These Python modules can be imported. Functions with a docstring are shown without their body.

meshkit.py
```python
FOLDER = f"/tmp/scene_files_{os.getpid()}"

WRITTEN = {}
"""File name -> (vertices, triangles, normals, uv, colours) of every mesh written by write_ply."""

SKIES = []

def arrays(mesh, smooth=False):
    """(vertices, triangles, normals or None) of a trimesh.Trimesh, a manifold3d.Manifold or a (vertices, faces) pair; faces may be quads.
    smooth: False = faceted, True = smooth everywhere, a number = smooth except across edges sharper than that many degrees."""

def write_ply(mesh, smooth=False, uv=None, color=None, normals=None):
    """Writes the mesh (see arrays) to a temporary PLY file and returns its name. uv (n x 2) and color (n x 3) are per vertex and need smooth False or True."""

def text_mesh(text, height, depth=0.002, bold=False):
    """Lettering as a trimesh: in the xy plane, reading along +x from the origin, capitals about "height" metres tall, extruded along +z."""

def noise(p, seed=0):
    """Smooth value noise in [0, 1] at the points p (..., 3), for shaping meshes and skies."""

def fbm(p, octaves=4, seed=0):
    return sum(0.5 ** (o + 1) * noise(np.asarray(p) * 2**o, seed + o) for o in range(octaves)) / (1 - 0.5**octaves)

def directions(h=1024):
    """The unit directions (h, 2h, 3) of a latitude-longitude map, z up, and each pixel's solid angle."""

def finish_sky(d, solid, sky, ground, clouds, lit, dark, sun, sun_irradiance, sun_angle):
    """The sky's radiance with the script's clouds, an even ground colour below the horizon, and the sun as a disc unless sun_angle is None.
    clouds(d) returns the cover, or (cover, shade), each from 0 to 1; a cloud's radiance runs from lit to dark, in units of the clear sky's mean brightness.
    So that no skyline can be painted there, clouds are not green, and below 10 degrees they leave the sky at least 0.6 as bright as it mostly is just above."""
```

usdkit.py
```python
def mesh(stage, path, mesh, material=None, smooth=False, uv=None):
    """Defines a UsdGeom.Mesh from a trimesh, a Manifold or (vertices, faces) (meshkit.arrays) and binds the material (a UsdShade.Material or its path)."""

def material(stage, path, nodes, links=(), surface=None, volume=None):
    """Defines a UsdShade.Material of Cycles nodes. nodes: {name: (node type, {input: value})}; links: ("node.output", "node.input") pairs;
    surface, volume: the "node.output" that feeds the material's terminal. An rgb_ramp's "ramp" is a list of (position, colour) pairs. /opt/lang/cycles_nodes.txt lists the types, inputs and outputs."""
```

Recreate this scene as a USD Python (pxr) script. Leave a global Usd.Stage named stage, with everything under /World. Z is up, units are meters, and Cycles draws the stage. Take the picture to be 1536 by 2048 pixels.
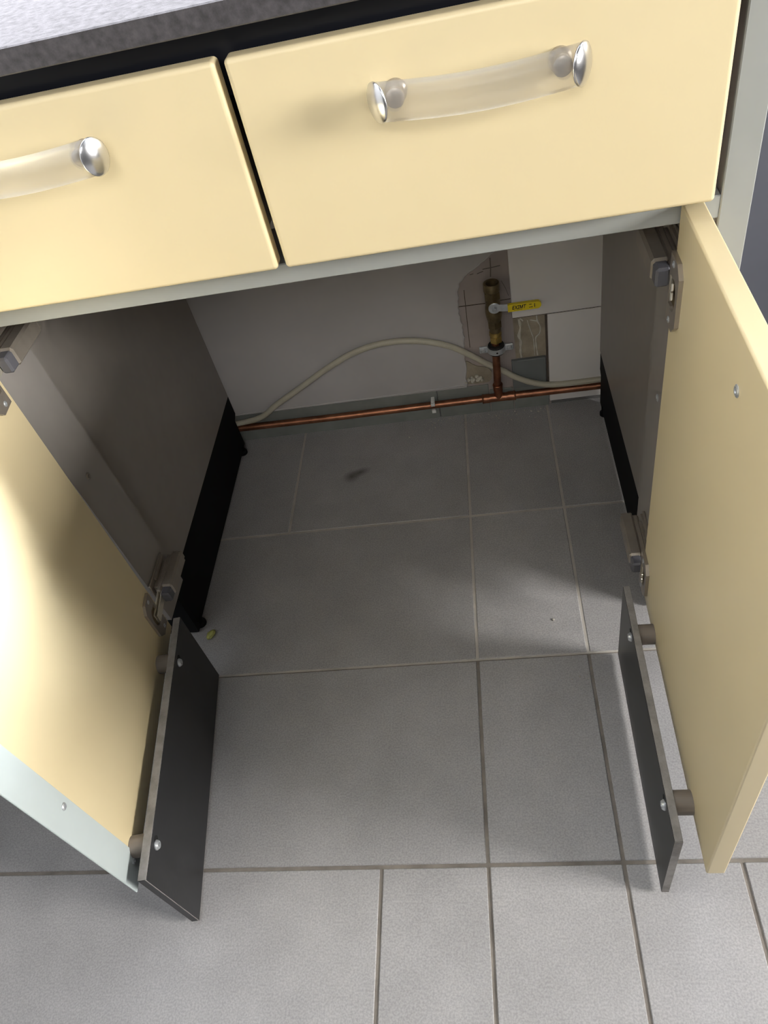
import math, random
import numpy as np, trimesh, manifold3d, usdkit, meshkit
from shapely.geometry import Polygon, LineString, box as sbox
from shapely.ops import unary_union
from pxr import Usd, UsdGeom, UsdLux, UsdShade, Gf, Sdf

random.seed(3); np.random.seed(3)
stage = Usd.Stage.CreateInMemory()
UsdGeom.SetStageUpAxis(stage, UsdGeom.Tokens.z); UsdGeom.SetStageMetersPerUnit(stage, 1.0)
UsdGeom.Xform.Define(stage, '/World'); UsdGeom.Scope.Define(stage, '/World/Looks')
S = 0.8            # survey units -> metres (drawer front 0.446 units = 357 mm)

# ---------------------------------------------------------------- camera
R = np.array([[0.9817876847896277, 0.04052112780721769, -0.1856097524287287],
              [-0.09628658066424634, -0.7360835129858171, -0.6700074300292844],
              [-0.16377373531616848, 0.6756767719195991, -0.7187760871849452]])   # rows: right, down, forward
EYE = np.array([0.2133024879349434, -0.7439934392108654, 1.2754141065875613])
FPX = 1489.5
cam = UsdGeom.Camera.Define(stage, '/World/camera')
m = np.eye(4); m[0, :3] = R[0]; m[1, :3] = -R[1]; m[2, :3] = -R[2]; m[3, :3] = EYE * S
cam.AddTransformOp().Set(Gf.Matrix4d(*m.ravel().tolist()))
cam.CreateFocalLengthAttr(26.0); cam.CreateHorizontalApertureAttr(26.0 * 1536 / FPX); cam.CreateVerticalApertureAttr(26.0 * 2048 / FPX)
cam.CreateClippingRangeAttr(Gf.Vec2f(0.02, 100)); cam.CreateExposureAttr(-0.12)

# ---------------------------------------------------------------- light
def rect_light(name, pos, look, w, h, color, power):
    l = UsdLux.RectLight.Define(stage, '/World/' + name)
    d = np.array(look, float); d /= np.linalg.norm(d)
    up = np.array([0, 0, 1.0]) if abs(d[2]) < .95 else np.array([0, 1.0, 0])
    x = np.cross(d, up); x /= np.linalg.norm(x); y = np.cross(x, d)
    mm = np.eye(4); mm[0, :3] = x; mm[1, :3] = y; mm[2, :3] = -d; mm[3, :3] = np.array(pos) * S
    l.AddTransformOp().Set(Gf.Matrix4d(*mm.ravel().tolist()))
    l.CreateWidthAttr(w * S); l.CreateHeightAttr(h * S); l.CreateColorAttr(Gf.Vec3f(*color)); l.CreateIntensityAttr(power); l.CreateNormalizeAttr(False)
    return l

# window openings of the room (units): back wall right of the cabinet, right wall towards the front, plus an added fill opening
XW0, XW1, YW0, YW1, ZC = -1.0, 3.2, -2.8, 0.782, 4.0
XJ, YJ = 1.70, 0.05                                    # the right wall steps in to x = XJ behind y = YJ
W1 = dict(y0=0.14, y1=0.66, z0=2.20, z1=3.40)          # in the stepped part of wall_right
W2 = dict(y0=-1.60, y1=-0.45, z0=1.15, z1=2.00)         # in wall_right
W3 = dict(x0=-0.9, x1=1.9, z0=2.3, z1=3.5)          # added fill opening in wall_front, behind the camera
rect_light('daylight_side_window', (XJ + .16, (W1['y0'] + W1['y1']) / 2, (W1['z0'] + W1['z1']) / 2), (-1, 0, 0), W1['y1'] - W1['y0'], W1['z1'] - W1['z0'], (0.90, 0.95, 1.0), 1900.0)
rect_light('daylight_right_window', (XW1 + .16, (W2['y0'] + W2['y1']) / 2, (W2['z0'] + W2['z1']) / 2), (-1, 0, 0), W2['y1'] - W2['y0'], W2['z1'] - W2['z0'], (1.0, 0.97, 0.92), 84.0)
rect_light('daylight_front_window', ((W3['x0'] + W3['x1']) / 2, YW0 - .16, (W3['z0'] + W3['z1']) / 2), (0, 1, 0), W3['x1'] - W3['x0'], W3['z1'] - W3['z0'], (1.0, 0.97, 0.93), 7.5)  # added fill from behind the camera to brighten the drawer fronts
dome = UsdLux.DomeLight.Define(stage, '/World/sky'); dome.CreateColorAttr(Gf.Vec3f(0.8, 0.9, 1.0)); dome.CreateIntensityAttr(0.4)

# ---------------------------------------------------------------- helpers
used = {}
def numbered(parent, name):
    k = (parent, name); n = used.get(k, 0); used[k] = n + 1
    return f'{parent}/{name}' + (f'_{n:03d}' if n else '')
def ppath(parent):
    return '/World' if parent is None else str(parent.GetPath())
def tag(o, label=None, cat=None, group=None, kind=None):
    for k, v in (('label', label), ('category', cat), ('group', group), ('kind', kind)):
        if v: o.SetCustomDataByKey(k, v)
    return o
def tm(mesh):
    if hasattr(mesh, 'to_mesh'):
        q = mesh.to_mesh(); return trimesh.Trimesh(np.array(q.vert_properties[:, :3]), np.array(q.tri_verts), process=False)
    return mesh
def obj(name, mesh, mat, parent=None, smooth=False, label=None, cat=None, group=None, kind=None):
    if isinstance(mesh, (list, tuple)): mesh = trimesh.util.concatenate([tm(x) for x in mesh])
    mesh = tm(mesh)
    v = np.array(mesh.vertices) * S
    q = trimesh.Trimesh(v, np.array(mesh.faces), process=False)
    p = usdkit.mesh(stage, numbered(ppath(parent), name), q, mat, smooth=smooth).GetPrim()
    return tag(p, label, cat, group, kind)
def thing(name, label=None, cat=None, group=None, kind=None, parent=None):
    x = UsdGeom.Xform.Define(stage, numbered(ppath(parent), name)).GetPrim()
    return tag(x, label, cat, group, kind)
def mm(x): return x / 1000.0 / S

def hull(pts): return trimesh.convex.convex_hull(np.array(pts, float))
def bx(x0, x1, y0, y1, z0, z1, c=0.0):
    """box with chamfered edges"""
    if c <= 0: return trimesh.creation.box(bounds=[[x0, y0, z0], [x1, y1, z1]])
    P = []
    for x, sx in ((x0, 1), (x1, -1)):
        for y, sy in ((y0, 1), (y1, -1)):
            for z, sz in ((z0, 1), (z1, -1)):
                P += [(x, y + sy * c, z + sz * c), (x + sx * c, y, z + sz * c), (x + sx * c, y + sy * c, z)]
    return hull(P)
_sph = trimesh.creation.icosphere(subdivisions=2).vertices
def rbx(x0, x1, y0, y1, z0, z1, r):
    """box with rounded edges"""
    P = []
    for x in (x0 + r, x1 - r):
        for y in (y0 + r, y1 - r):
            for z in (z0 + r, z1 - r): P.append(_sph * r + [x, y, z])
    return hull(np.vstack(P))
def cyl(p0, p1, r, n=24, r2=None):
    p0, p1 = np.array(p0, float), np.array(p1, float)
    return lathe(p0, p1 - p0, [(0, 0), (r, 0), (r if r2 is None else r2, 1), (0, 1)], n, unit=False)
def frame_from(d):
    d = np.array(d, float); d /= np.linalg.norm(d)
    a = np.array([1.0, 0, 0]) if abs(d[0]) < .9 else np.array([0, 1.0, 0])
    u = np.cross(d, a); u /= np.linalg.norm(u); w = np.cross(d, u)
    return u, w, d
def lathe(p0, axis, prof, n=28, unit=True):
    """profile of (radius, height along the axis); heights are units when unit, else fractions of the axis"""
    axis = np.array(axis, float); L = np.linalg.norm(axis); u, w, d = frame_from(axis)
    prof = [(r, h if unit else h * L) for r, h in prof]
    V, F = [], []
    for r, h in prof:
        for k in range(n):
            a = 2 * math.pi * k / n
            V.append(np.array(p0) + d * h + (u * math.cos(a) + w * math.sin(a)) * max(r, 1e-6))
    for i in range(len(prof) - 1):
        for k in range(n):
            a, b = i * n + k, i * n + (k + 1) % n
            F += [[a, b, b + n], [a, b + n, a + n]]
    t = trimesh.Trimesh(V, F, process=True); t.update_faces(t.nondegenerate_faces()); t.fix_normals(); return t
def smooth_path(pts, n=12):
    P = np.array(pts, float); out = []
    Q = np.vstack([2 * P[0] - P[1], P, 2 * P[-1] - P[-2]])
    for i in range(1, len(Q) - 2):
        a, b, c, d = Q[i - 1], Q[i], Q[i + 1], Q[i + 2]
        for t in np.linspace(0, 1, n, endpoint=False):
            out.append(.5 * (2 * b + (c - a) * t + (2 * a - 5 * b + 4 * c - d) * t * t + (3 * b - a - 3 * c + d) * t ** 3))
    out.append(P[-1]); return np.array(out)
def tube(path, r, n=16, caps=True, sx=1.0):
    P = np.array(path, float); T = np.gradient(P, axis=0); T /= np.linalg.norm(T, axis=1)[:, None]
    u = frame_from(T[0])[0]; V, F = [], []
    rr = np.broadcast_to(r, len(P))
    for i in range(len(P)):
        u = u - T[i] * np.dot(u, T[i]); u /= np.linalg.norm(u); w = np.cross(T[i], u)
        for k in range(n):
            a = 2 * math.pi * k / n; V.append(P[i] + (u * math.cos(a) * sx + w * math.sin(a)) * rr[i])
    for i in range(len(P) - 1):
        for k in range(n):
            a, b = i * n + k, i * n + (k + 1) % n
            F += [[a, b, b + n], [a, b + n, a + n]]
    if caps:
        V += [P[0], P[-1]]; a, b = len(V) - 2, len(V) - 1; o = (len(P) - 1) * n
        for k in range(n): F += [[a, (k + 1) % n, k], [b, o + k, o + (k + 1) % n]]
    t = trimesh.Trimesh(V, F, process=False); t.fix_normals(); return t
def extr(poly, h0, h1, M):
    """extrude a 2-D polygon from h0 to h1; M maps (a, b, h) rows to xyz: 3 axis vectors (a-axis, b-axis, h-axis) and origin"""
    if not isinstance(poly, Polygon) and not hasattr(poly, 'geoms'): poly = Polygon(poly)
    parts = []
    for g in getattr(poly, 'geoms', [poly]):
        q = trimesh.creation.extrude_polygon(g, h1 - h0, engine='earcut')
        v = q.vertices.copy(); v[:, 2] += h0
        q = trimesh.Trimesh(v @ np.array(M[:3], float) + np.array(M[3], float), q.faces, process=False)
        q.fix_normals(); parts.append(q)
    return trimesh.util.concatenate(parts)
XZ = lambda: ([1, 0, 0], [0, 0, 1], [0, 1, 0], [0, 0, 0])   # polygon in x,z; extruded along +y (h = y)
def place(mesh, P0, u, n):
    """local (s, t, z): s along u, t along n, z up -> world"""
    mesh = tm(mesh); v = np.array(mesh.vertices)
    w = np.array(P0, float)[None] + v[:, :1] * np.array(u)[None] + v[:, 1:2] * np.array(n)[None] + v[:, 2:3] * np.array([[0, 0, 1.0]])
    q = trimesh.Trimesh(w, np.array(mesh.faces), process=False)
    if np.cross(u, n)[2] < 0: q.invert()
    return q

# ---------------------------------------------------------------- materials
def mat(name, col, rough=.5, metal=0.0, spec=.5, var=0.0, scale=20, bump=0.0, bscale=200, rvar=0.0, coat=0.0, **kw):
    n = {'p': ('principled_bsdf', dict(base_color=col, roughness=rough, metallic=metal, specular_ior_level=spec, coat_weight=coat, **kw))}
    L = []
    if var or bump or rvar: n['g'] = ('geometry', {})
    if var:
        n['n'] = ('noise_texture', dict(scale=scale, detail=5, roughness=.6))
        n['r'] = ('rgb_ramp', dict(ramp=[(.3, tuple(c * (1 - var) for c in col)), (.7, tuple(min(1, c * (1 + var)) for c in col))]))
        L += [('g.position', 'n.vector'), ('n.fac', 'r.fac'), ('r.color', 'p.base_color')]
    if bump:
        n['bn'] = ('noise_texture', dict(scale=bscale, detail=3))
        n['b'] = ('bump', dict(strength=bump, distance=.001))
        L += [('g.position', 'bn.vector'), ('bn.fac', 'b.height'), ('b.normal', 'p.normal')]
    if rvar:
        n['rn'] = ('noise_texture', dict(scale=6, detail=4))
        n['rm'] = ('map_range', dict(from_min=.3, from_max=.7, to_min=rough - rvar, to_max=rough + rvar))
        L += [('g.position', 'rn.vector'), ('rn.fac', 'rm.value'), ('rm.result', 'p.roughness')]
    return usdkit.material(stage, '/World/Looks/' + name, n, L, surface='p.BSDF')

YEL = (.75, .63, .39)
M = {}
M['yellow'] = mat('cream_yellow_lacquer', YEL, .38, var=.012, scale=9, bump=.03, bscale=500)
M['panel'] = mat('warm_grey_melamine', (.275, .25, .23), .36, var=.04, scale=40, bump=.02, bscale=900)
M['stile'] = mat('warm_grey_stile', (.30, .278, .262), .30, var=.03, scale=40)
M['sage'] = mat('sage_grey_edge', (.33, .345, .335), .45, var=.02, scale=30)
M['strip'] = mat('sage_strip_lit', (.52, .58, .58), .35, var=.02, scale=20)  # same sage as the rail, lightened to stand for brighter light
M['black'] = mat('black_plinth_board', (.022, .022, .024), .42, var=.15, scale=25, bump=.05, bscale=300)
M['raw_edge'] = mat('grey_cut_edge', (.25, .235, .225), .7, var=.25, scale=60, bump=.3, bscale=400)
M['void'] = mat('dark_base_board', (.006, .006, .007), .7, spec=.15)
M['worktop'] = mat('slate_laminate', (.075, .07, .075), .33, var=.35, scale=160, bump=.15, bscale=700)
M['rail_black'] = mat('black_rail', (.006, .007, .012), .35)
M['chrome'] = mat('satin_chrome', (.72, .72, .74), .22, metal=1.0)
M['nickel'] = mat('nickel_plated_steel', (.37, .33, .285), .34, metal=.6, var=.08, scale=60)
M['nickel_bright'] = mat('bright_nickel', (.88, .82, .68), .2, metal=.7)
M['zinc'] = mat('zinc_steel', (.52, .54, .56), .38, metal=.55, var=.1, scale=120)
M['damper'] = mat('grey_damper_plastic', (.10, .10, .115), .4)
M['dark_gap'] = mat('dark_hole', (.006, .006, .006), .8)
M['spacer'] = mat('taupe_plastic_spacer', (.20, .17, .145), .5)
M['copper'] = mat('tarnished_copper', (.37, .165, .095), .42, metal=1.0, var=.35, scale=35, rvar=.1)
M['brass'] = mat('old_brass', (.46, .32, .10), .36, metal=.75, var=.3, scale=60, rvar=.1)
M['brass_dark'] = mat('dull_brass', (.21, .16, .085), .42, metal=.75, var=.3, scale=60)
M['lever_yellow'] = mat('yellow_lever_grip', (.72, .56, .012), .4)
M['ink'] = mat('black_ink', (.01, .01, .01), .6)
M['rubber'] = mat('black_rubber', (.015, .015, .015), .7)
M['white_plastic'] = mat('white_plastic', (.75, .74, .72), .45)
M['hose'] = mat('cream_hose', (.46, .43, .34), .45, var=.06, scale=40)
M['plaster'] = mat('grey_painted_plaster', (.43, .41, .405), .75, var=.07, scale=5, bump=.35, bscale=90)
M['old_plaster'] = mat('pinkish_old_plaster', (.33, .283, .262), .8, var=.12, scale=14, bump=.4, bscale=150)
M['white_tile'] = mat('white_wall_tile', (.72, .69, .67), .30, var=.03, scale=7)
M['mortar'] = mat('tan_mortar', (.30, .255, .19), .9, var=.25, scale=30, bump=.8, bscale=120)
M['mortar_light'] = mat('pale_adhesive', (.52, .49, .42), .9, var=.15, scale=80, bump=.8, bscale=200)
M['offcut'] = mat('grey_offcut_tile', (.15, .16, .16), .5, var=.06, scale=30)
M['skirt'] = mat('grey_skirting_tile', (.20, .21, .195), .6, var=.12, scale=25)
M['pencil'] = mat('pencil_line', (.13, .11, .10), .9)
M['groove'] = mat('brown_groove', (.09, .07, .055), .9)
M['grout'] = mat('brown_grey_grout', (.225, .20, .175), .9, var=.3, scale=22, bump=.4, bscale=250)
M['grout_clean'] = mat('pale_grey_grout', (.47, .44, .40), .9, var=.15, scale=22)
M['scrap'] = mat('yellow_green_scrap', (.45, .46, .14), .6, var=.2, scale=200)
M['crumb'] = mat('pale_crumbs', (.50, .47, .41), .9)
M['room_white'] = mat('grey_wall_paint', (.14, .137, .134), .9)
M['room_light_cut'] = mat('light_cut_wall', (.06, .058, .056), .9)
M['room_shaded'] = mat('shaded_wall_tint', (.24, .25, .30), .8, var=.04, scale=8)  # white wall in shade: the blue grey puts the shade into its colour
M['ceiling'] = mat('grey_ceiling', (.2, .2, .2), .9)
M['frame'] = mat('window_frame_white', (.8, .8, .8), .4)
M['acrylic'] = usdkit.material(stage, '/World/Looks/frosted_acrylic', {
    'p': ('principled_bsdf', dict(base_color=(.95, .945, .94), roughness=.22, transmission_weight=.86, ior=1.36)),
    't': ('transparent_bsdf', dict(color=(.97, .965, .95))), 'm': ('mix_closure', dict(fac=.46))},
    [('t.BSDF', 'm.closure1'), ('p.BSDF', 'm.closure2')], surface='m.closure')
M['pane'] = usdkit.material(stage, '/World/Looks/window_pane', {
    't': ('transparent_bsdf', {}), 'g': ('glossy_bsdf', dict(roughness=.02, color=(1, 1, 1))), 'f': ('fresnel', dict(IOR=1.5)), 'm': ('mix_closure', {})},
    [('f.fac', 'm.fac'), ('t.BSDF', 'm.closure1'), ('g.BSDF', 'm.closure2')], surface='m.closure')

def tile_material(name, stain=False):
    col = (.375, .366, .368)
    n = {'g': ('geometry', {}), 'o': ('object_info', {}),
         'n': ('noise_texture', dict(scale=9, detail=6, roughness=.65)),
         'r': ('rgb_ramp', dict(ramp=[(.3, tuple(c * .90 for c in col)), (.7, tuple(c * 1.10 for c in col))])),
         'f': ('noise_texture', dict(scale=420, detail=2)),
         'fr': ('rgb_ramp', dict(ramp=[(.35, (.86, .86, .86)), (.65, (1.12, 1.12, 1.12))])),
         'mx': ('mix', dict(mix_type='multiply', fac=1.0)),
         'om': ('map_range', dict(from_min=0, from_max=1, to_min=.95, to_max=1.05)),
         'ox': ('mix', dict(mix_type='multiply', fac=1.0)),
         'bn': ('noise_texture', dict(scale=260, detail=4, roughness=.6)), 'b': ('bump', dict(strength=.14, distance=.001)),
         'p': ('principled_bsdf', dict(roughness=.5, specular_ior_level=.5))}
    L = [('g.position', 'n.vector'), ('n.fac', 'r.fac'), ('g.position', 'f.vector'), ('f.fac', 'fr.fac'),
         ('r.color', 'mx.color1'), ('fr.color', 'mx.color2'), ('o.random', 'om.value'), ('mx.color', 'ox.color1'), ('om.result', 'ox.color2'),
         ('g.position', 'bn.vector'), ('bn.fac', 'b.height'), ('b.normal', 'p.normal')]
    last = 'ox.color'
    if stain:   # a damp mark of its own shape: a lobe and a tail
        for i, (cx, cy, rx, ry, rz) in enumerate(((-.166, .588, .025, .024, .3), (-.145, .600, .031, .017, .35))):
            sc = (1 / (rx * S), 1 / (ry * S), 1)
            n[f'w{i}'] = ('mapping', dict(mapping_type='texture', location=(cx * S, cy * S, 0), rotation=(0, 0, rz), scale=(rx * S, ry * S, 1)))
            n[f's{i}'] = ('gradient_texture', dict(gradient_type='spherical'))
            n[f'c{i}'] = ('map_range', dict(from_min=.0, from_max=.45, to_min=0, to_max=.42))
            n[f'x{i}'] = ('mix', dict(mix_type='mix', color2=(.10, .09, .08)))
            L += [('g.position', f'w{i}.vector'), (f'w{i}.vector', f's{i}.vector'), (f's{i}.fac', f'c{i}.value'), (f'c{i}.result', f'x{i}.fac'), (last, f'x{i}.color1')]
            last = f'x{i}.color'
    L.append((last, 'p.base_color'))
    return usdkit.material(stage, '/World/Looks/' + name, n, L, surface='p.BSDF')
M['tile'] = tile_material('grey_floor_tile'); M['tile_stained'] = tile_material('grey_floor_tile_stained', True)

# ---------------------------------------------------------------- floor
floor = thing('floor', 'grey stoneware tile floor with brown grey grout joints', 'floor', kind='structure')
obj('grout_bed', bx(XW0, XW1, YW0, .034, -.05, -.0020), M['grout'], floor)
obj('grout_bed', bx(XW0, XW1, .034, YW1, -.05, -.0010), M['grout_clean'], floor, label='paler clean grout under and behind the cabinet')
H = [.785, .4157, .0348, -.3446, -.7252, -1.1058, -1.4864, -1.867, -2.2476, -2.8]
V1, V2 = .1269, .3381
rows_left = [-.3075, -.56, -.90, -.0482]          # joints left of v1, row by row
rows_right = [.77, .93, .70, .5123]
for i in range(len(H) - 1):
    y1, y0 = H[i], H[i + 1]
    js = [V1, V2]
    if i < 4: a, b = rows_left[i], rows_right[i]
    else: a, b = V1 - [.43, .18, .62, .3][i % 4], V2 + [.32, .55, .17, .44][i % 4]
    while a > XW0: js.append(a); a -= .765
    while b < XW1: js.append(b); b += .765
    js = [XW0] + sorted(js) + [XW1]
    for x0, x1 in zip(js[:-1], js[1:]):
        if x1 - x0 < .02: continue
        g = .0030 if y1 < .3 else .0027
        st = i == 0 and x0 < -.15 < x1
        obj('tile', bx(x0 + (0 if x0 == XW0 else g), x1 - (0 if x1 == XW1 else g), y0 + g, y1 - g, -.02, random.uniform(-.0004, .0004), .0012), M['tile_stained' if st else 'tile'], floor)

# ---------------------------------------------------------------- back wall
wb = thing('wall_back', 'grey plastered back wall with white tiles and an old plaster patch', 'wall', kind='structure')
core = bx(XW0 - .15, XW1 + .15, YW1, YW1 + .15, -.05, ZC)
obj('masonry', core, M['room_white'], wb)
obj('dado', bx(.52, XJ, .777, YW1, 0, 1.2), M['room_shaded'], wb, label='wall area beside the cabinet with its shade put into a slate tint')
ridge = [(.1401, .090), (.1442, .166), (.1449, .218), (.1490, .235), (.1464, .2746), (.1440, .3224), (.148, .3702), (.158, .388), (.1717, .4016), (.190, .4140), (.2048, .4231), (.235, .447), (.269, .462)]
def wobble(pts, amp, n=6, seed=1):
    P = smooth_path([(x, 0, z) for x, z in pts], n); k = meshkit.noise(P * 120, seed) - .5
    return [(x + amp * q, z) for (x, _, z), q in zip(P, k)]
rid = wobble(ridge, .006)
obj('plaster', extr([(XW0, .090)] + rid + [(.269, .64), (.52, .64), (.52, 1.2), (XW0, 1.2)], .7745, YW1, XZ()), M['plaster'], wb)
obj('plaster_lip', tube(smooth_path([(-.99, .776, .0925), (-.4, .776, .0925), (.0, .776, .0935), (.137, .776, .0975)]), .0035, 8), M['plaster'], wb, smooth=True)
rl = [(x, .7755, z) for x, z in rid]
obj('plaster_ridge', tube(rl, .0022, 8), M['plaster'], wb, smooth=True)
obj('old_plaster', extr(unary_union([Polygon(rid + [(.269, .60), (.35, .60), (.35, .0), (.136, .0)]).buffer(0)]), .7795, YW1, XZ()), M['old_plaster'], wb)
obj('white_tile', bx(.2660, .520, .7665, .779, .2786, .62, .0012), M['white_tile'], wb)
obj('white_tile', bx(.3455, .520, .7665, .779, .0205, .2755, .0012), M['white_tile'], wb)
obj('tile_joint', bx(.2665, .520, .7705, .779, .2755, .2786), M['groove'], wb)
obj('mortar_patch', extr([(.268, .158), (.267, .277), (.3445, .277), (.3445, .156)], .777, YW1, XZ()), M['mortar'], wb)
obj('brown_edge', bx(.3405, .3452, .772, .779, .060, .270), M['groove'], wb)
def streak(pts, r, seed):
    P = smooth_path([(x, .7765, z) for x, z in pts], 8)
    return tube(P, r * (.5 + meshkit.noise(P * 90, seed)), 8, sx=1)
obj('adhesive_streak', [streak([(.281, .268), (.283, .245), (.279, .222), (.282, .205), (.280, .180), (.2815, .160)], .0034, 3),
                        streak([(.300, .262), (.304, .244), (.3085, .225), (.312, .210), (.3135, .185), (.313, .160)], .0016, 4),
                        streak([(.322, .276), (.323, .258), (.329, .240), (.327, .222), (.318, .210), (.3185, .185), (.320, .160)], .002, 5),
                        streak([(.284, .270), (.290, .262)], .003, 6), streak([(.306, .262), (.318, .258), (.323, .256)], .0014, 7)], M['mortar_light'], wb, smooth=True)
obj('offcut_tile', bx(.2565, .3385, .768, .779, .072, .1555, .0012), M['offcut'], wb, label='small dark grey offcut tile set into the wall')
obj('mortar_patch', extr(wobble([(.136, .0985), (.143, .166), (.170, .150), (.203, .135), (.198, .098), (.136, .0985)], .003, 4), .7765, YW1, XZ()), M['mortar'], wb)
rr = np.random.RandomState(5); lumps = []
for k in range(26):
    t = rr.rand(); q = trimesh.creation.icosphere(subdivisions=1, radius=.0022 + .003 * rr.rand())
    q.vertices *= 1 + .25 * rr.randn(len(q.vertices), 1) * .4
    q.apply_translation([.139 + .048 * t, .776 - .002 * rr.rand(), .1035 + .018 * math.sin(t * 3.1) * rr.rand() + .004 * rr.rand()]); lumps.append(q)
obj('mortar_lump', lumps, M['mortar_light'], wb, smooth=True, kind='stuff')
# grooves and pencil marks of the old tiling
def stroke(pts, w, y=.7788, d=.0012): return extr(LineString(pts).buffer(w / 2, cap_style=2), y, y + d, XZ())
for pts, w in (([(.1630, .362), (.1618, .30), (.1606, .205)], .0016), ([(.1465, .3212), (.212, .3205)], .0022), ([(.240, .3228), (.2655, .3232)], .0018)):
    obj('old_joint', stroke(pts, w), M['groove'], wb)
for pts, w in (([(.2276, .432), (.2268, .405), (.2250, .386)], .0026), ([(.209, .4070), (.2262, .4078)], .0016), ([(.2262, .4078), (.2480, .4100)], .0016),
               ([(.248, .372), (.256, .352), (.2615, .332)], .0010), ([(.1960, .398), (.210, .402)], .0014), ([(.180, .398), (.188, .3995)], .0010)):
    obj('pencil_mark', stroke(pts, w, .7787), M['pencil'], wb)
# skirting tiles under the plaster
for x0, x1 in ((-1.0, -.70), (-.697, .0618), (.0640, .1945), (.197, .2545), (.2570, .3440)):
    obj('skirting_tile', bx(x0, x1, .7765, YW1, 0, .0885 if x0 < .19 else .070, .001), M['skirt'], wb)

# ---------------------------------------------------------------- rest of the room
wr = thing('wall_right', 'grey painted right wall with two windows', 'wall', kind='structure')
def wall_with_hole(x0, x1, y0, y1, w):
    return [bx(x0, x1, y0, w['y0'], -.05, ZC), bx(x0, x1, w['y1'], y1, -.05, ZC), bx(x0, x1, w['y0'], w['y1'], -.05, w['z0']), bx(x0, x1, w['y0'], w['y1'], w['z1'], ZC)]
obj('masonry', wall_with_hole(XW1, XW1 + .15, YW0 - .15, YJ, W2), M['room_white'], wr)
obj('masonry', wall_with_hole(XJ, XJ + .15, YJ, YW1, W1), M['room_white'], wr)
obj('masonry', bx(XJ + .15, XW1 + .15, YJ, YJ + .05, -.05, ZC), M['room_white'], wr)
obj('wall_left', bx(XW0 - .15, XW0, YW0 - .15, YW1, -.05, ZC), M['room_light_cut'], label='unseen left wall set close and dark to cut ambient light', cat='wall', kind='structure')  # unseen wall, moved in and blackened to absorb ambient light
wf = thing('wall_front', 'grey painted front wall with an added opening for fill light', 'wall', kind='structure')
obj('masonry', [bx(XW0, W3['x0'], YW0 - .15, YW0, -.05, ZC), bx(W3['x1'], XW1, YW0 - .15, YW0, -.05, ZC), bx(W3['x0'], W3['x1'], YW0 - .15, YW0, -.05, W3['z0']), bx(W3['x0'], W3['x1'], YW0 - .15, YW0, W3['z1'], ZC)], M['room_white'], wf)
obj('ceiling', bx(XW0 - .15, XW1 + .15, YW0 - .15, YW1 + .15, ZC, ZC + .1), M['ceiling'], label='grey ceiling', cat='ceiling', kind='structure')
f = .04
def side_window(name, label, x, w):
    t = thing(name, label, 'window', kind='structure')
    obj('window_frame', [bx(x + .05, x + .10, w['y0'], w['y1'], w['z0'], w['z0'] + f), bx(x + .05, x + .10, w['y0'], w['y1'], w['z1'] - f, w['z1']),
                         bx(x + .05, x + .10, w['y0'], w['y0'] + f, w['z0'] + f, w['z1'] - f), bx(x + .05, x + .10, w['y1'] - f, w['y1'], w['z0'] + f, w['z1'] - f)], M['frame'], t)
    obj('pane', bx(x + .072, x + .078, w['y0'] + f, w['y1'] - f, w['z0'] + f, w['z1'] - f), M['pane'], t)
side_window('window_1', 'tall white framed window in the right wall near the cabinet', XJ, W1)
side_window('window_2', 'white framed window in the right wall towards the front', XW1, W2)
w3 = thing('window_3', 'added white framed opening behind the camera for fill light', 'window', kind='structure')
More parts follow.
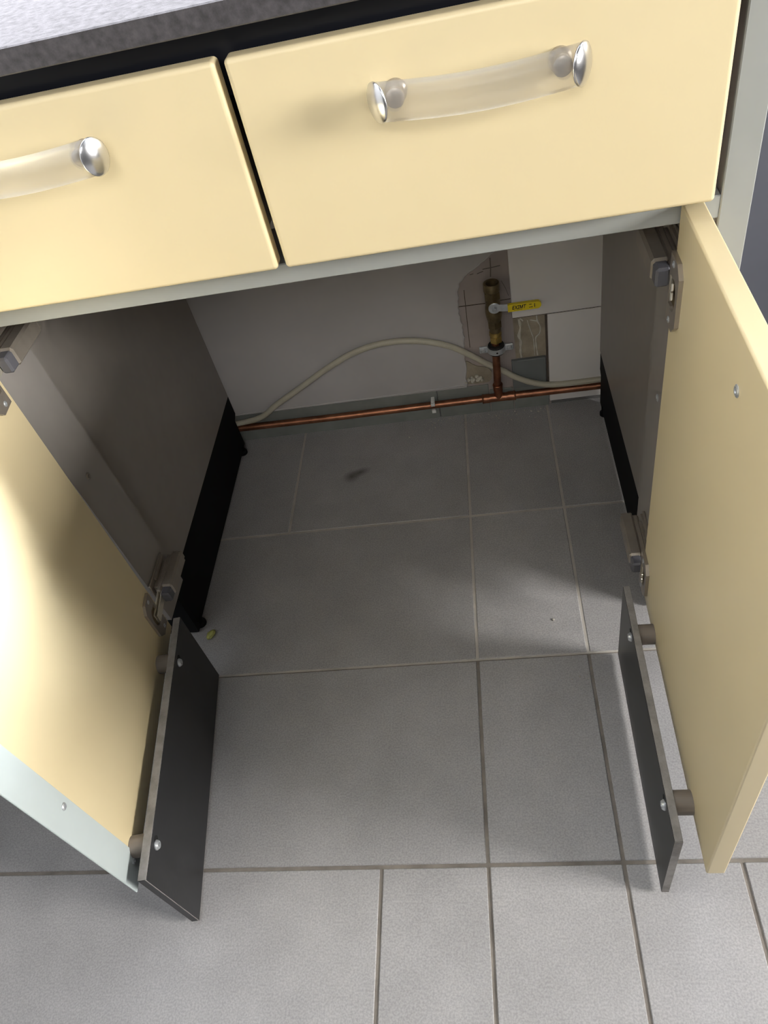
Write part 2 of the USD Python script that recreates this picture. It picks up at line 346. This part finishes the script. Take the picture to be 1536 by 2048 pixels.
obj('window_frame', [bx(W3['x0'], W3['x1'], YW0 - .10, YW0 - .05, W3['z0'], W3['z0'] + f), bx(W3['x0'], W3['x1'], YW0 - .10, YW0 - .05, W3['z1'] - f, W3['z1']),
                     bx(W3['x0'], W3['x0'] + f, YW0 - .10, YW0 - .05, W3['z0'] + f, W3['z1'] - f), bx(W3['x1'] - f, W3['x1'], YW0 - .10, YW0 - .05, W3['z0'] + f, W3['z1'] - f)], M['frame'], w3)
obj('pane', bx(W3['x0'] + f, W3['x1'] - f, YW0 - .078, YW0 - .072, W3['z0'] + f, W3['z1'] - f), M['pane'], w3)

# ---------------------------------------------------------------- base cabinet
cab = thing('base_cabinet', 'open kitchen base cabinet with cream yellow drawer fronts and two wide open doors', 'cabinet')
XL, XR, YF, YR, ZB, ZR = -.475, .466, .058, .7735, .157, 1.06
def yz(poly, x0, x1): return extr(poly, x0, x1, ([0, 1, 0], [0, 0, 1], [1, 0, 0], [0, 0, 0]))
# side panels: the inner faces; the front edge is banded
lp = obj('side_panel', yz([(.082, ZB), (.0655, 1.06), (.772, 1.06), (.772, ZB)], XL - .03, XL), M['panel'], cab)
rp = obj('side_panel', yz([(.050, ZB), (.050, 1.116), (.772, 1.116), (.772, ZB)], XR, XR + .031), M['panel'], cab, label='right side panel with a sage grey front edge')
obj('edge_band', bx(XR - .0005, XR + .0315, .044, .050, .10, 1.116, .0012), M['sage'], rp)
ls = obj('stile', yz([(.0745, ZB), (.0560, .845), (.1545, .845), (.1725, ZB)], XL, -.4575), M['stile'], cab)
obj('edge_band', yz([(.0735, ZB), (.0550, .845), (.0560, .845), (.0745, ZB)], XL - .03, -.4573), M['stile'], ls)
rs = obj('stile', bx(.446, XR, .052, .2000, ZB, .845, .0008), M['stile'], cab)
# black base boards on feet, notched at the rear for the pipe
lb = obj('base_board', yz([(.162, .010), (.162, ZB), (.771, ZB), (.771, .100), (.7515, .092), (.7515, .010)], -.496, -.4745), M['void'], cab, label='black base board under the left side panel')
rb = obj('base_board', yz([(.145, .010), (.145, ZB), (.772, ZB), (.772, .105), (.7515, .092), (.7515, .010)], .4675, .489), M['void'], cab, label='black base board under the right side panel')
for b_, x, ys in ((lb, -.478, (.172, .725)), (rb, .474, (.30, .715))):
    for y in ys:
        obj('foot', lathe((x, y, 0), (0, 0, 1), [(0, 0), (.013, 0), (.013, .006), (.009, .010), (.009, .022), (0, .022)], 20), M['void'], b_, smooth=30)
obj('plinth_return', bx(-.62, -.4745, .146, .1615, .006, ZB), M['void'], cab)  # added black board standing for the dark shaded cavity beside the left base
obj('plinth_return', bx(.4675, .62, .130, .1445, .006, ZB), M['black'], cab)
obj('front_rail', bx(XL, XR, .0450, .140, .8445, .8700, .0012), M['sage'], cab, label='sage grey rail under the drawers')
obj('top_rail', bx(XL - .03, XR + .031, .034, .060, 1.055, 1.1165), M['rail_black'], cab, label='black recessed rail under the worktop')
obj('shelf_board', bx(XL, XR, .140, .772, .880, .890), M['panel'], cab)

# drawer fronts with acrylic handles
def handle(parent, xc):
    h, zc, yc = .0885, 1.0425, -.0235
    NS, n = 32, 32
    P = [(xc + h * t, yc - .0075 * math.cos(t * math.pi / 2) + .0, zc - .003 * math.cos(t * math.pi / 2)) for t in np.linspace(-1, 1, NS + 1)]
    V, F = [], []
    ry, rz = .0115, .0168
    for i, (x, y, z) in enumerate(P):
        for k in range(n):
            a = 2 * math.pi * k / n
            dy = ry * math.cos(a)
            w = max(0, 1 - min(i, NS - i) / 3.0)                                     # mitred ends: longer at the back
            V.append((x + (-1 if i < NS / 2 else 1) * dy * .75 * w, y + dy, z + rz * math.sin(a)))
    for i in range(NS):
        for k in range(n):
            a, b = i * n + k, i * n + (k + 1) % n; F += [[a, b, b + n], [a, b + n, a + n]]
    V += [P[0], P[-1]]; a, b = len(V) - 2, len(V) - 1
    for k in range(n): F += [[a, (k + 1) % n, k], [b, NS * n + k, NS * n + (k + 1) % n]]
    t = trimesh.Trimesh(V, F, process=False); t.fix_normals()
    obj('handle_bar', t, M['acrylic'], parent, smooth=35, label='clear frosted bowed acrylic handle bar')
    for s in (-1, 1):
        c = np.array([xc + s * (h + .0012), yc - .0008, zc]); ax = np.array([s * .80, -.60, .0]); ax /= np.linalg.norm(ax)
        # lens-shaped cap: ellipse, thin, domed
        side = np.cross([0, 0, 1.0], ax); side /= np.linalg.norm(side); up = np.cross(ax, side)
        V, F, n2 = [], [], 40
        rings = [(0, -.0016), (.98, -.0016), (1.03, -.0006), (1.03, .0006), (.95, .0016), (.75, .0030), (.5, .0040), (.25, .0046), (0, .0048)]
        for r, hgt in rings:
            for k in range(n2):
                a = 2 * math.pi * k / n2
                V.append(c + ax * hgt + side * (.0146 * r * math.cos(a)) + up * (.0172 * r * math.sin(a)))
        for i in range(len(rings) - 1):
            for k in range(n2):
                a, b = i * n2 + k, i * n2 + (k + 1) % n2; F += [[a, b, b + n2], [a, b + n2, a + n2]]
        q = trimesh.Trimesh(V, F, process=True); q.update_faces(q.nondegenerate_faces()); q.fix_normals()
        obj('handle_cap', q, M['chrome'], parent, smooth=50, label='satin chrome lens shaped handle end cap')
        px = xc + s * .0735
        obj('handle_post', lathe((px, .001, zc), (0, -1, 0), [(0, 0), (.0105, 0), (.0105, .006), (.0085, .008), (.0085, .022), (.006, .0235), (0, .0235)], 24), M['nickel'], parent, smooth=40)
ZD0, ZD1, W = .8863, 1.0939, .446
for x0, x1 in ((-.0086 - W, -.0086), (0.0, W)):
    side = 'left' if x0 < -.1 else 'right'
    d = obj('drawer', rbx(x0, x1, 0, .0235, ZD0, ZD1, .0050), M['yellow'], cab, smooth=40, label=f'cream yellow drawer front, {side} one of the two, with acrylic bar handle')
    handle(d, (x0 + x1) / 2)
    obj('drawer_box', [bx(x0 + .02, x1 - .02, .0235, .5, ZD0 + .012, ZD0 + .02), bx(x0 + .02, x0 + .032, .0235, .5, ZD0 + .02, 1.04), bx(x1 - .032, x1 - .02, .0235, .5, ZD0 + .02, 1.04)], M['panel'], d)  # unseen boards added behind the front to block light from above

# screws, spacers
def screw(P, axis, r, mat_, h=None):
    h = h or r * .45
    return lathe(P, axis, [(r * .30, h * .35), (r * .45, h), (r * .70, h), (r, h * .35), (r, 0), (0, 0)][::1], 20), mat_
def screw_mesh(P, axis, r, h):
    return lathe(P, axis, [(0, -h * .5), (r, -h * .5), (r, h * .35), (r * .72, h), (r * .42, h), (r * .36, h * .3), (0, h * .3)], 20)

def door(P0, th, n_out, length, s0, z0, z1, thick, plinth, name_side, strip=False):
    u = np.array([math.cos(th), math.sin(th), 0]); n = np.array(n_out(u), float)     # n: outward, away from the inner face
    P0 = np.array(P0, float)
    loc = lambda mesh: place(mesh, P0, u, n)
    pt = lambda s, t, z: P0 + u * s + n * t + np.array([0, 0, z])
    d = obj('door', loc(rbx(s0, length, 0, thick, z0, z1, .0025)), M['yellow'], cab, smooth=40, label=f'cream yellow {name_side} door swung open with a black plinth panel')
    (sa, sb, pz0, pz1, ptk, gap) = plinth
    t1 = -gap; t0 = t1 - ptk                                                          # plinth stands gap in front of the inner face
    obj('plinth_panel', loc(bx(sa, sb, t0, t1 - .0002, pz0 + .0016, pz1 - .0016, .0006)), M['black'], d, label='black plinth panel fixed to the door')
    obj('plinth_edge', [loc(bx(sa + .0005, sb - .0005, t0 + .0004, t1, pz1 - .0016, pz1, .0004)), loc(bx(sa + .0005, sb - .0005, t0 + .0004, t1, pz0, pz0 + .0016, .0004)), loc(bx(sa - .0004, sa + .0006, t0 + .0003, t0 + .0016 if strip else t1, pz0 + .001, pz1 - .001))], M['raw_edge'], d, label='grey cut edge of the plinth panel, left one with a painted corner highlight')  # on the door with the strip, the thin end line paints an edge highlight
    for s in (sa + .058, sb - .085):
        zc = pz1 - .019
        obj('spacer', lathe(pt(s, 0, zc), -n, [(0, 0), (.0165, 0), (.0165, gap * .99), (0, gap * .99)], 28), M['spacer'], d, smooth=40)
        obj('screw', screw_mesh(pt(s - .003, t0, zc), -n, .0075, .005), M['zinc'], d, smooth=30)
        obj('slot', lathe(pt(s + .004, t0, zc + .003), -n, [(0, -.002), (.0065, -.002), (.0065, .0004), (0, .0004)], 16), M['dark_gap'], d)
    if strip:
        st = obj('edge_strip', loc(bx(.0025, .0520, -.0022, .0008, .172, z1, .0008)), M['strip'], d, label='sage cover strip along the free edge of the door, tinted paler for brighter light')
        for z in (.199, .409, .62, .80):
            obj('strip_screw', screw_mesh(pt(.0385, -.0022, z), -n, .0052, .002), M['zinc'], d, smooth=30)
    return d, u, n, P0

thL, thR = math.radians(97.24), math.radians(89.23)
uL = np.array([math.cos(thL), math.sin(thL), 0]); nL = np.array([-uL[1], uL[0], 0])
PL = np.array([-.3454, -.4259, 0]) + nL * .037
dl, uL, nL, PL = door(PL, thL, lambda u: (-u[1], u[0], 0), .4800, .024, .174, .868, .0235, (.0, .4615, .010, .2216, .0132, .0238), 'left', strip=True)
PR = np.array([.419, -.4213, 0])
dr, uR, nR, PR = door(PR, thR, lambda u: (u[1], -u[0], 0), .4655, .0, .1945, .868, .0232, (.030, .443, .010, .224, .0108, .0245), 'right')
obj('screw', screw_mesh(PR + uR * .2128 + np.array([0, 0, .8166]), -nR, .0062, .0016), M['zinc'], dr, smooth=30)

# hinges: arm and damper on the stile, cup plate on the door
def hinge(zc, side, face_x, P0, u, n, s_plate, zp0, zp1, ylo, yhi):
    s = 1 if side == 'left' else -1                        # +1: the stile faces +x
    X = lambda a: face_x + s * a
    hb = lambda a0, a1, y0, y1, z0, z1, c=.0012: bx(min(X(a0), X(a1)), max(X(a0), X(a1)), y0, y1, z0, z1, c)
    h = obj('hinge', [hb(0, .004, ylo + .012, yhi, zc - .024, zc + .024), hb(.004, .012, ylo + .02, yhi - .012, zc - .012, zc + .012)], M['nickel'], cab, label=f'nickel cup hinge of the {side} door, ' + ('upper' if zc > .5 else 'lower') + ' one')
    obj('hinge_arm', [hb(.010, .021, ylo + .010, yhi + .004, zc - .0125, zc + .0125, .003), hb(.0195, .023, ylo + .03, yhi - .006, zc - .005, zc + .005)], M['nickel'], h)
    # damper housing, clipped over the arm on the inner side, plastic nose towards the door
    obj('damper_cover', [hb(.019, .040, ylo + .020, yhi + .006, zc - .0135, zc + .0145, .0035), hb(.019, .038, yhi + .004, yhi + .012, zc - .010, zc + .010, .002)], M['nickel'], h)
    obj('damper_nose', [hb(.0215, .0385, ylo + .001, ylo + .022, zc - .012, zc + .0125, .003)], M['damper'], h)
    obj('release_lever', hb(.003, .008, ylo + .035, yhi - .004, zc + .0135, zc + .0215, .001), M['nickel'], h)
    # link from the arm nose to the cup
    pc = np.array(P0) + u * s_plate + np.array([0, 0, (zp0 + zp1) / 2])
    a = np.array([X(.016), ylo + .013, zc]); b = pc - n * .004
    dirv = b - a; L = np.linalg.norm(dirv[:2]); e = np.array([dirv[0], dirv[1], 0]) / L; pe = np.array([-e[1], e[0], 0])
    lk = lambda o0, o1, z0, z1: place(bx(0, L, o0, o1, z0, z1, .0008), a * [1, 1, 0], e, pe)
    obj('hinge_link', [lk(-.0035, .0, zc - .011, zc - .001), lk(-.0035, .0, zc + .001, zc + .011), lk(.002, .005, zc - .008, zc + .008)], M['nickel_bright'], h)
    # cup plate with chamfered corners and a cut-out for the cup
    hw, zz0, zz1 = .0215, zp0, zp1; ch = .013
    out = Polygon([(s_plate - hw, zz0 + ch), (s_plate - hw, zz1 - ch), (s_plate - hw + ch, zz1), (s_plate + hw, zz1), (s_plate + hw, zz0), (s_plate - hw + ch, zz0)])
    zc_ = (zz0 + zz1) / 2
    hole = Polygon([(s_plate + .013 * math.cos(t), zc_ + .020 * math.sin(t)) for t in np.linspace(0, 2 * math.pi, 28)[:-1]]).union(sbox(s_plate, zc_ - .018, s_plate + .016, zc_ + .018))
    obj('cup_plate', extr(out.difference(hole), 0, .0052, (u, [0, 0, 1], -n, P0)), M['nickel'], h)
    obj('hinge_cup', extr(hole.buffer(-.0006), -.002, .0018, (u, [0, 0, 1], -n, P0)), M['brass_dark'], h)
    for zq in (zz0 + .008, zz1 - .008):
        obj('hinge_screw', screw_mesh(np.array(P0) + u * (s_plate + .006) - n * .0052 + np.array([0, 0, zq]), -n, .0042, .0012), M['zinc'], h, smooth=30)
hinge(.2450, 'left', -.4575, PL, uL, nL, .4470, .207, .297, .058, .155)
hinge(.7850, 'left', -.4575, PL, uL, nL, .4430, .742, .822, .048, .145)
hinge(.2400, 'right', .446, PR, uR, nR, .4430, .208, .288, .042, .150)
hinge(.7750, 'right', .446, PR, uR, nR, .4430, .728, .815, .052, .160)
obj('stile_screw', screw_mesh((-.4575, .105, .527), (1, 0, 0), .0062, .0016), M['nickel'], cab, smooth=30)
obj('stile_screw', screw_mesh((.446, .139, .5235), (-1, 0, 0), .0062, .0016), M['zinc'], cab, smooth=30)

# ---------------------------------------------------------------- worktop
obj('worktop', bx(-.99, .56, -.006, .7735, 1.1175, 1.1392, .0012), M['worktop'], label='dark slate laminate worktop over the cream drawers', cat='worktop')

# ---------------------------------------------------------------- pipework
YP = .7625
pipe = thing('copper_pipe', 'tarnished copper pipe along the wall base with a tee and riser', 'pipe')
zP = .0555; r = .0092
obj('pipe_run', [tube([(-.62, YP, zP + .001), (-.2, YP, zP - .001), (.178, YP, zP + .001)], r, 20), tube([(.258, YP, zP), (.62, YP, zP - .002)], r, 20)], M['copper'], pipe, smooth=40)
tee = obj('tee_fitting', [lathe((.176, YP, zP), (1, 0, 0), [(0, 0), (.0118, 0), (.0128, .002), (.0118, .004), (.0118, .018), (.0108, .020), (.0108, .064), (.0118, .066), (.0118, .080), (.0128, .082), (.0118, .084), (0, .084)], 24),
                          lathe((.218, YP, zP), (0, 0, 1), [(0, 0), (.0108, 0), (.0108, .022), (.0118, .024), (.0118, .038), (.0128, .040), (.0118, .042), (0, .042)], 24)], M['copper'], pipe, smooth=40)
obj('riser', tube(smooth_path([(.2175, YP, zP + .03), (.2178, YP - .001, .100), (.2185, .7505, .122), (.2195, .7455, .150), (.2225, .742, .255)], 6), r, 20), M['copper'], pipe, smooth=40)
obj('pipe_clip', [bx(.0455, .0555, YP - .0105, .776, zP + .0094, zP + .0170, .001), bx(.0455, .0555, YP - .0105, .776, zP - .0170, zP - .0094, .001), bx(.0455, .0555, YP - .0135, YP - .0095, zP - .0160, zP - .0060, .0005), bx(.0455, .0555, YP - .0135, YP - .0095, zP + .0060, zP + .0160, .0005)], M['white_plastic'], label='small white plastic clip holding the horizontal copper pipe', cat='pipe clip')
# clamp on the riser
cl = thing('pipe_clamp', 'zinc pipe clamp with rubber liner screwed around the copper riser', 'pipe clamp')
cx, cy, cz = .2228, .7425, .2195
obj('liner', lathe((cx, cy, cz - .011), (0, 0, 1), [(.0098, 0), (.0185, 0), (.0195, .002), (.0195, .020), (.0185, .022), (.0098, .022), (.0098, 0)], 28), M['rubber'], cl, smooth=40)
obj('band', lathe((cx, cy, cz - .007), (0, 0, 1), [(.0192, 0), (.0212, 0), (.0212, .014), (.0192, .014), (.0192, 0)], 32), M['zinc'], cl, smooth=40)
for s in (-1, 1):
    x0, x1 = cx + s * .020, cx + s * .040
    obj('ear', bx(min(x0, x1), max(x0, x1), cy - .003, cy + .003, cz - .0085, cz + .0085, .0012), M['zinc'], cl)
    obj('screw', lathe((cx + s * .031, cy - .003, cz), (0, -1, 0), [(0, 0), (.0062, 0), (.0062, .0025), (.004, .005), (0, .0055)], 20), M['zinc'], cl, smooth=40)
obj('hole', lathe((cx + .001, cy - .0205, cz), (0, -1, 0), [(0, 0), (.0022, 0), (.0022, .0012), (0, .0012)], 14), M['dark_gap'], cl)
obj('stud', cyl((cx, cy + .020, cz), (cx, .781, cz), .004, 14), M['zinc'], cl, smooth=40)

# ball valve
vx, vy = .2245, .7405
gv = thing('gas_valve', 'brass ball valve with a yellow lever on top of the copper riser', 'valve')
def hexprism(x, y, z0, z1, r, c=.0015):
    P = []
    for k in range(6):
        a = math.pi / 6 + k * math.pi / 3
        for rr_, z in ((r, z0 + c), (r - c, z0), (r, z1 - c), (r - c, z1)): P.append((x + rr_ * math.cos(a), y + rr_ * math.sin(a), z))
    return hull(P)
# body: open hexagonal top socket, round ball chamber
body = [lathe((vx, vy, .338), (0, 0, 1), [(.0160, 0), (.0166, .004), (.0166, .036), (.0182, .038), (.0182, .0545), (.0172, .0560), (.0126, .0560), (.0116, .050), (.0116, .030), (0, .028)], 28),
        lathe((vx, vy, .268), (0, 0, 1), [(0, 0), (.0128, 0), (.0138, .003), (.0138, .026), (.0158, .032), (.0182, .044), (.0190, .056), (.0182, .066), (.0164, .074)], 28)]
vb = obj('valve_body', body, M['brass_dark'], gv, smooth=35)
obj('hex_collar', hexprism(vx, vy, .281, .300, .0168), M['brass_dark'], gv)
obj('hex_collar', hexprism(vx, vy, .355, .374, .0190), M['brass_dark'], gv)
obj('union_nut', [hexprism(vx - .0005, vy, .240, .256, .0150), lathe((vx - .0005, vy, .2395), (0, 0, 1), [(0, 0), (.0105, 0), (.0118, .003), (.0118, .017), (.0145, .020), (.0140, .0290), (0, .029)], 24)], M['brass'], gv, smooth=30)
# spindle, washer, lever (towards the room, then to the right)
zs = .3455
obj('spindle', lathe((vx + .002, vy - .014, zs), (0, -1, 0), [(0, 0), (.0085, 0), (.0085, .012), (0, .012)], 20), M['brass'], gv, smooth=40)
obj('spindle_nut', [lathe((vx + .002, vy - .0275, zs), (0, -1, 0), [(0, 0), (.0058, 0), (.0058, .006), (.0045, .0075), (.0028, .0075), (.0028, .004), (0, .004)], 6)], M['zinc'], gv)
yl = vy - .0262
lev_z = lambda x: zs - .0005
obj('lever', [lathe((vx + .002, yl + .0012, zs), (0, -1, 0), [(0, 0), (.0125, 0), (.0132, .001), (.0132, .0024), (.012, .0032), (0, .0032)], 28),
              place(bx(0, .026, -.0012, .0012, -.0085, .0085, .0005), (vx + .009, yl, zs - .0005), (.985, -.17, 0), (.17, .985, 0)),
              place(bx(0, .066, -.0012, .0012, -.0058, .0058, .0005), (vx + .0335, yl - .0042, zs - .001), (1, 0, 0), (0, 1, 0))], M['zinc'], gv, smooth=30)
g0, g1 = vx + .031, vx + .1035; gy = yl - .0042
grip = Polygon([(g0, zs - .0098), (g0, zs + .0078), (g1 - .008, zs + .0078)] + [(g1 - .0085 + .0088 * math.cos(a), zs - .001 + .0088 * math.sin(a)) for a in np.linspace(math.pi / 2, -math.pi / 2, 12)])
gr = obj('lever_grip', extr(grip, gy - .004, gy + .004, XZ()), M['lever_yellow'], gv, label='yellow plastic lever grip with black lettering')
tx = meshkit.text_mesh('EXIMT', .0084, .0004, bold=True); v = tx.vertices.copy(); v[:, 0] += v[:, 1] * .25
tx = trimesh.Trimesh(np.c_[v[:, 0] * .80 + g0 + .0085, np.full(len(v), gy - .0041) - v[:, 2], v[:, 1] + zs - .0040], tx.faces, process=False); tx.fix_normals()
obj('lettering', tx, M['ink'], gr)
obj('small_print', [bx(g0 + .0125, g0 + .031, gy - .0043, gy - .0039, zs - .0068, zs - .0062), bx(g0 + .046, g0 + .0525, gy - .0043, gy - .0039, zs + .0022, zs + .0034), bx(g0 + .046, g0 + .0535, gy - .0043, gy - .0039, zs - .0046, zs - .0034), bx(g0 + .0575, g0 + .0590, gy - .0043, gy - .0039, zs - .005, zs + .0042)], M['ink'], gr)

# ---------------------------------------------------------------- hose along the wall
hp = [(-.60, .762, .0735), (-.53, .7615, .0735), (-.4760, .7610, .0745), (-.4071, .7610, .0850), (-.3520, .7610, .1200), (-.275, .762, .1640), (-.1988, .763, .2080), (-.1276, .7635, .2425), (-.0625, .764, .2587), (-.0014, .764, .2605),
      (.0571, .764, .2497), (.1139, .765, .2262), (.1583, .766, .1935), (.195, .7665, .162), (.218, .7668, .1440), (.2412, .765, .1290), (.2642, .762, .1120), (.3000, .761, .0920), (.3480, .761, .0765), (.4080, .7615, .0732), (.4690, .762, .0735), (.56, .762, .0735)]
obj('hose', tube(smooth_path(hp, 10), .0075, 18), M['hose'], smooth=True, label='cream coloured hose arching along the back wall behind the copper riser', cat='hose')

# ---------------------------------------------------------------- bits on the floor
q = trimesh.creation.icosphere(subdivisions=3, radius=1.0); nz = meshkit.fbm(q.vertices * 2.2, 3, 4)
q.vertices *= (.75 + .5 * nz)[:, None]; q.vertices *= [.0075, .0125, .006]
q.apply_transform(trimesh.transformations.rotation_matrix(-.5, [0, 0, 1])); q.apply_translation([-.4452, .136, 0]); q.apply_translation([0, 0, -q.vertices[:, 2].min() + .0002])
obj('plastic_scrap', q, M['scrap'], smooth=True, label='small yellow green scrap on the floor beside the left plinth panel', cat='scrap')
cr, rg = [], np.random.RandomState(11)
def crumb(x, y, s):
    q = trimesh.creation.icosphere(subdivisions=1, radius=s); q.vertices *= 1 + .3 * (rg.rand(len(q.vertices), 1) - .5); q.vertices[:, 2] *= .6
    q.apply_translation([x, y, 0]); q.apply_translation([0, 0, -q.vertices[:, 2].min() + .0003]); cr.append(q)
crumb(.2812, .1153, .0028)
for _ in range(70): crumb(rg.uniform(.02, .34), .77 - abs(rg.randn()) * .025, rg.uniform(.0007, .0022))
for _ in range(30): crumb(rg.uniform(-.44, .42), .77 - abs(rg.randn()) * .02, rg.uniform(.0006, .0014))
for x, y in ((-.385, .70), (-.37, .705), (-.39, .71), (-.02, .71), (.36, .69), (.40, .35), (.30, -.02), (.315, -.015), (.33, -.02)): crumb(x, y, rg.uniform(.001, .0022))
obj('mortar_crumbs', cr, M['crumb'], smooth=True, label='pale mortar crumbs scattered on the floor along the back wall', cat='crumbs', kind='stuff')
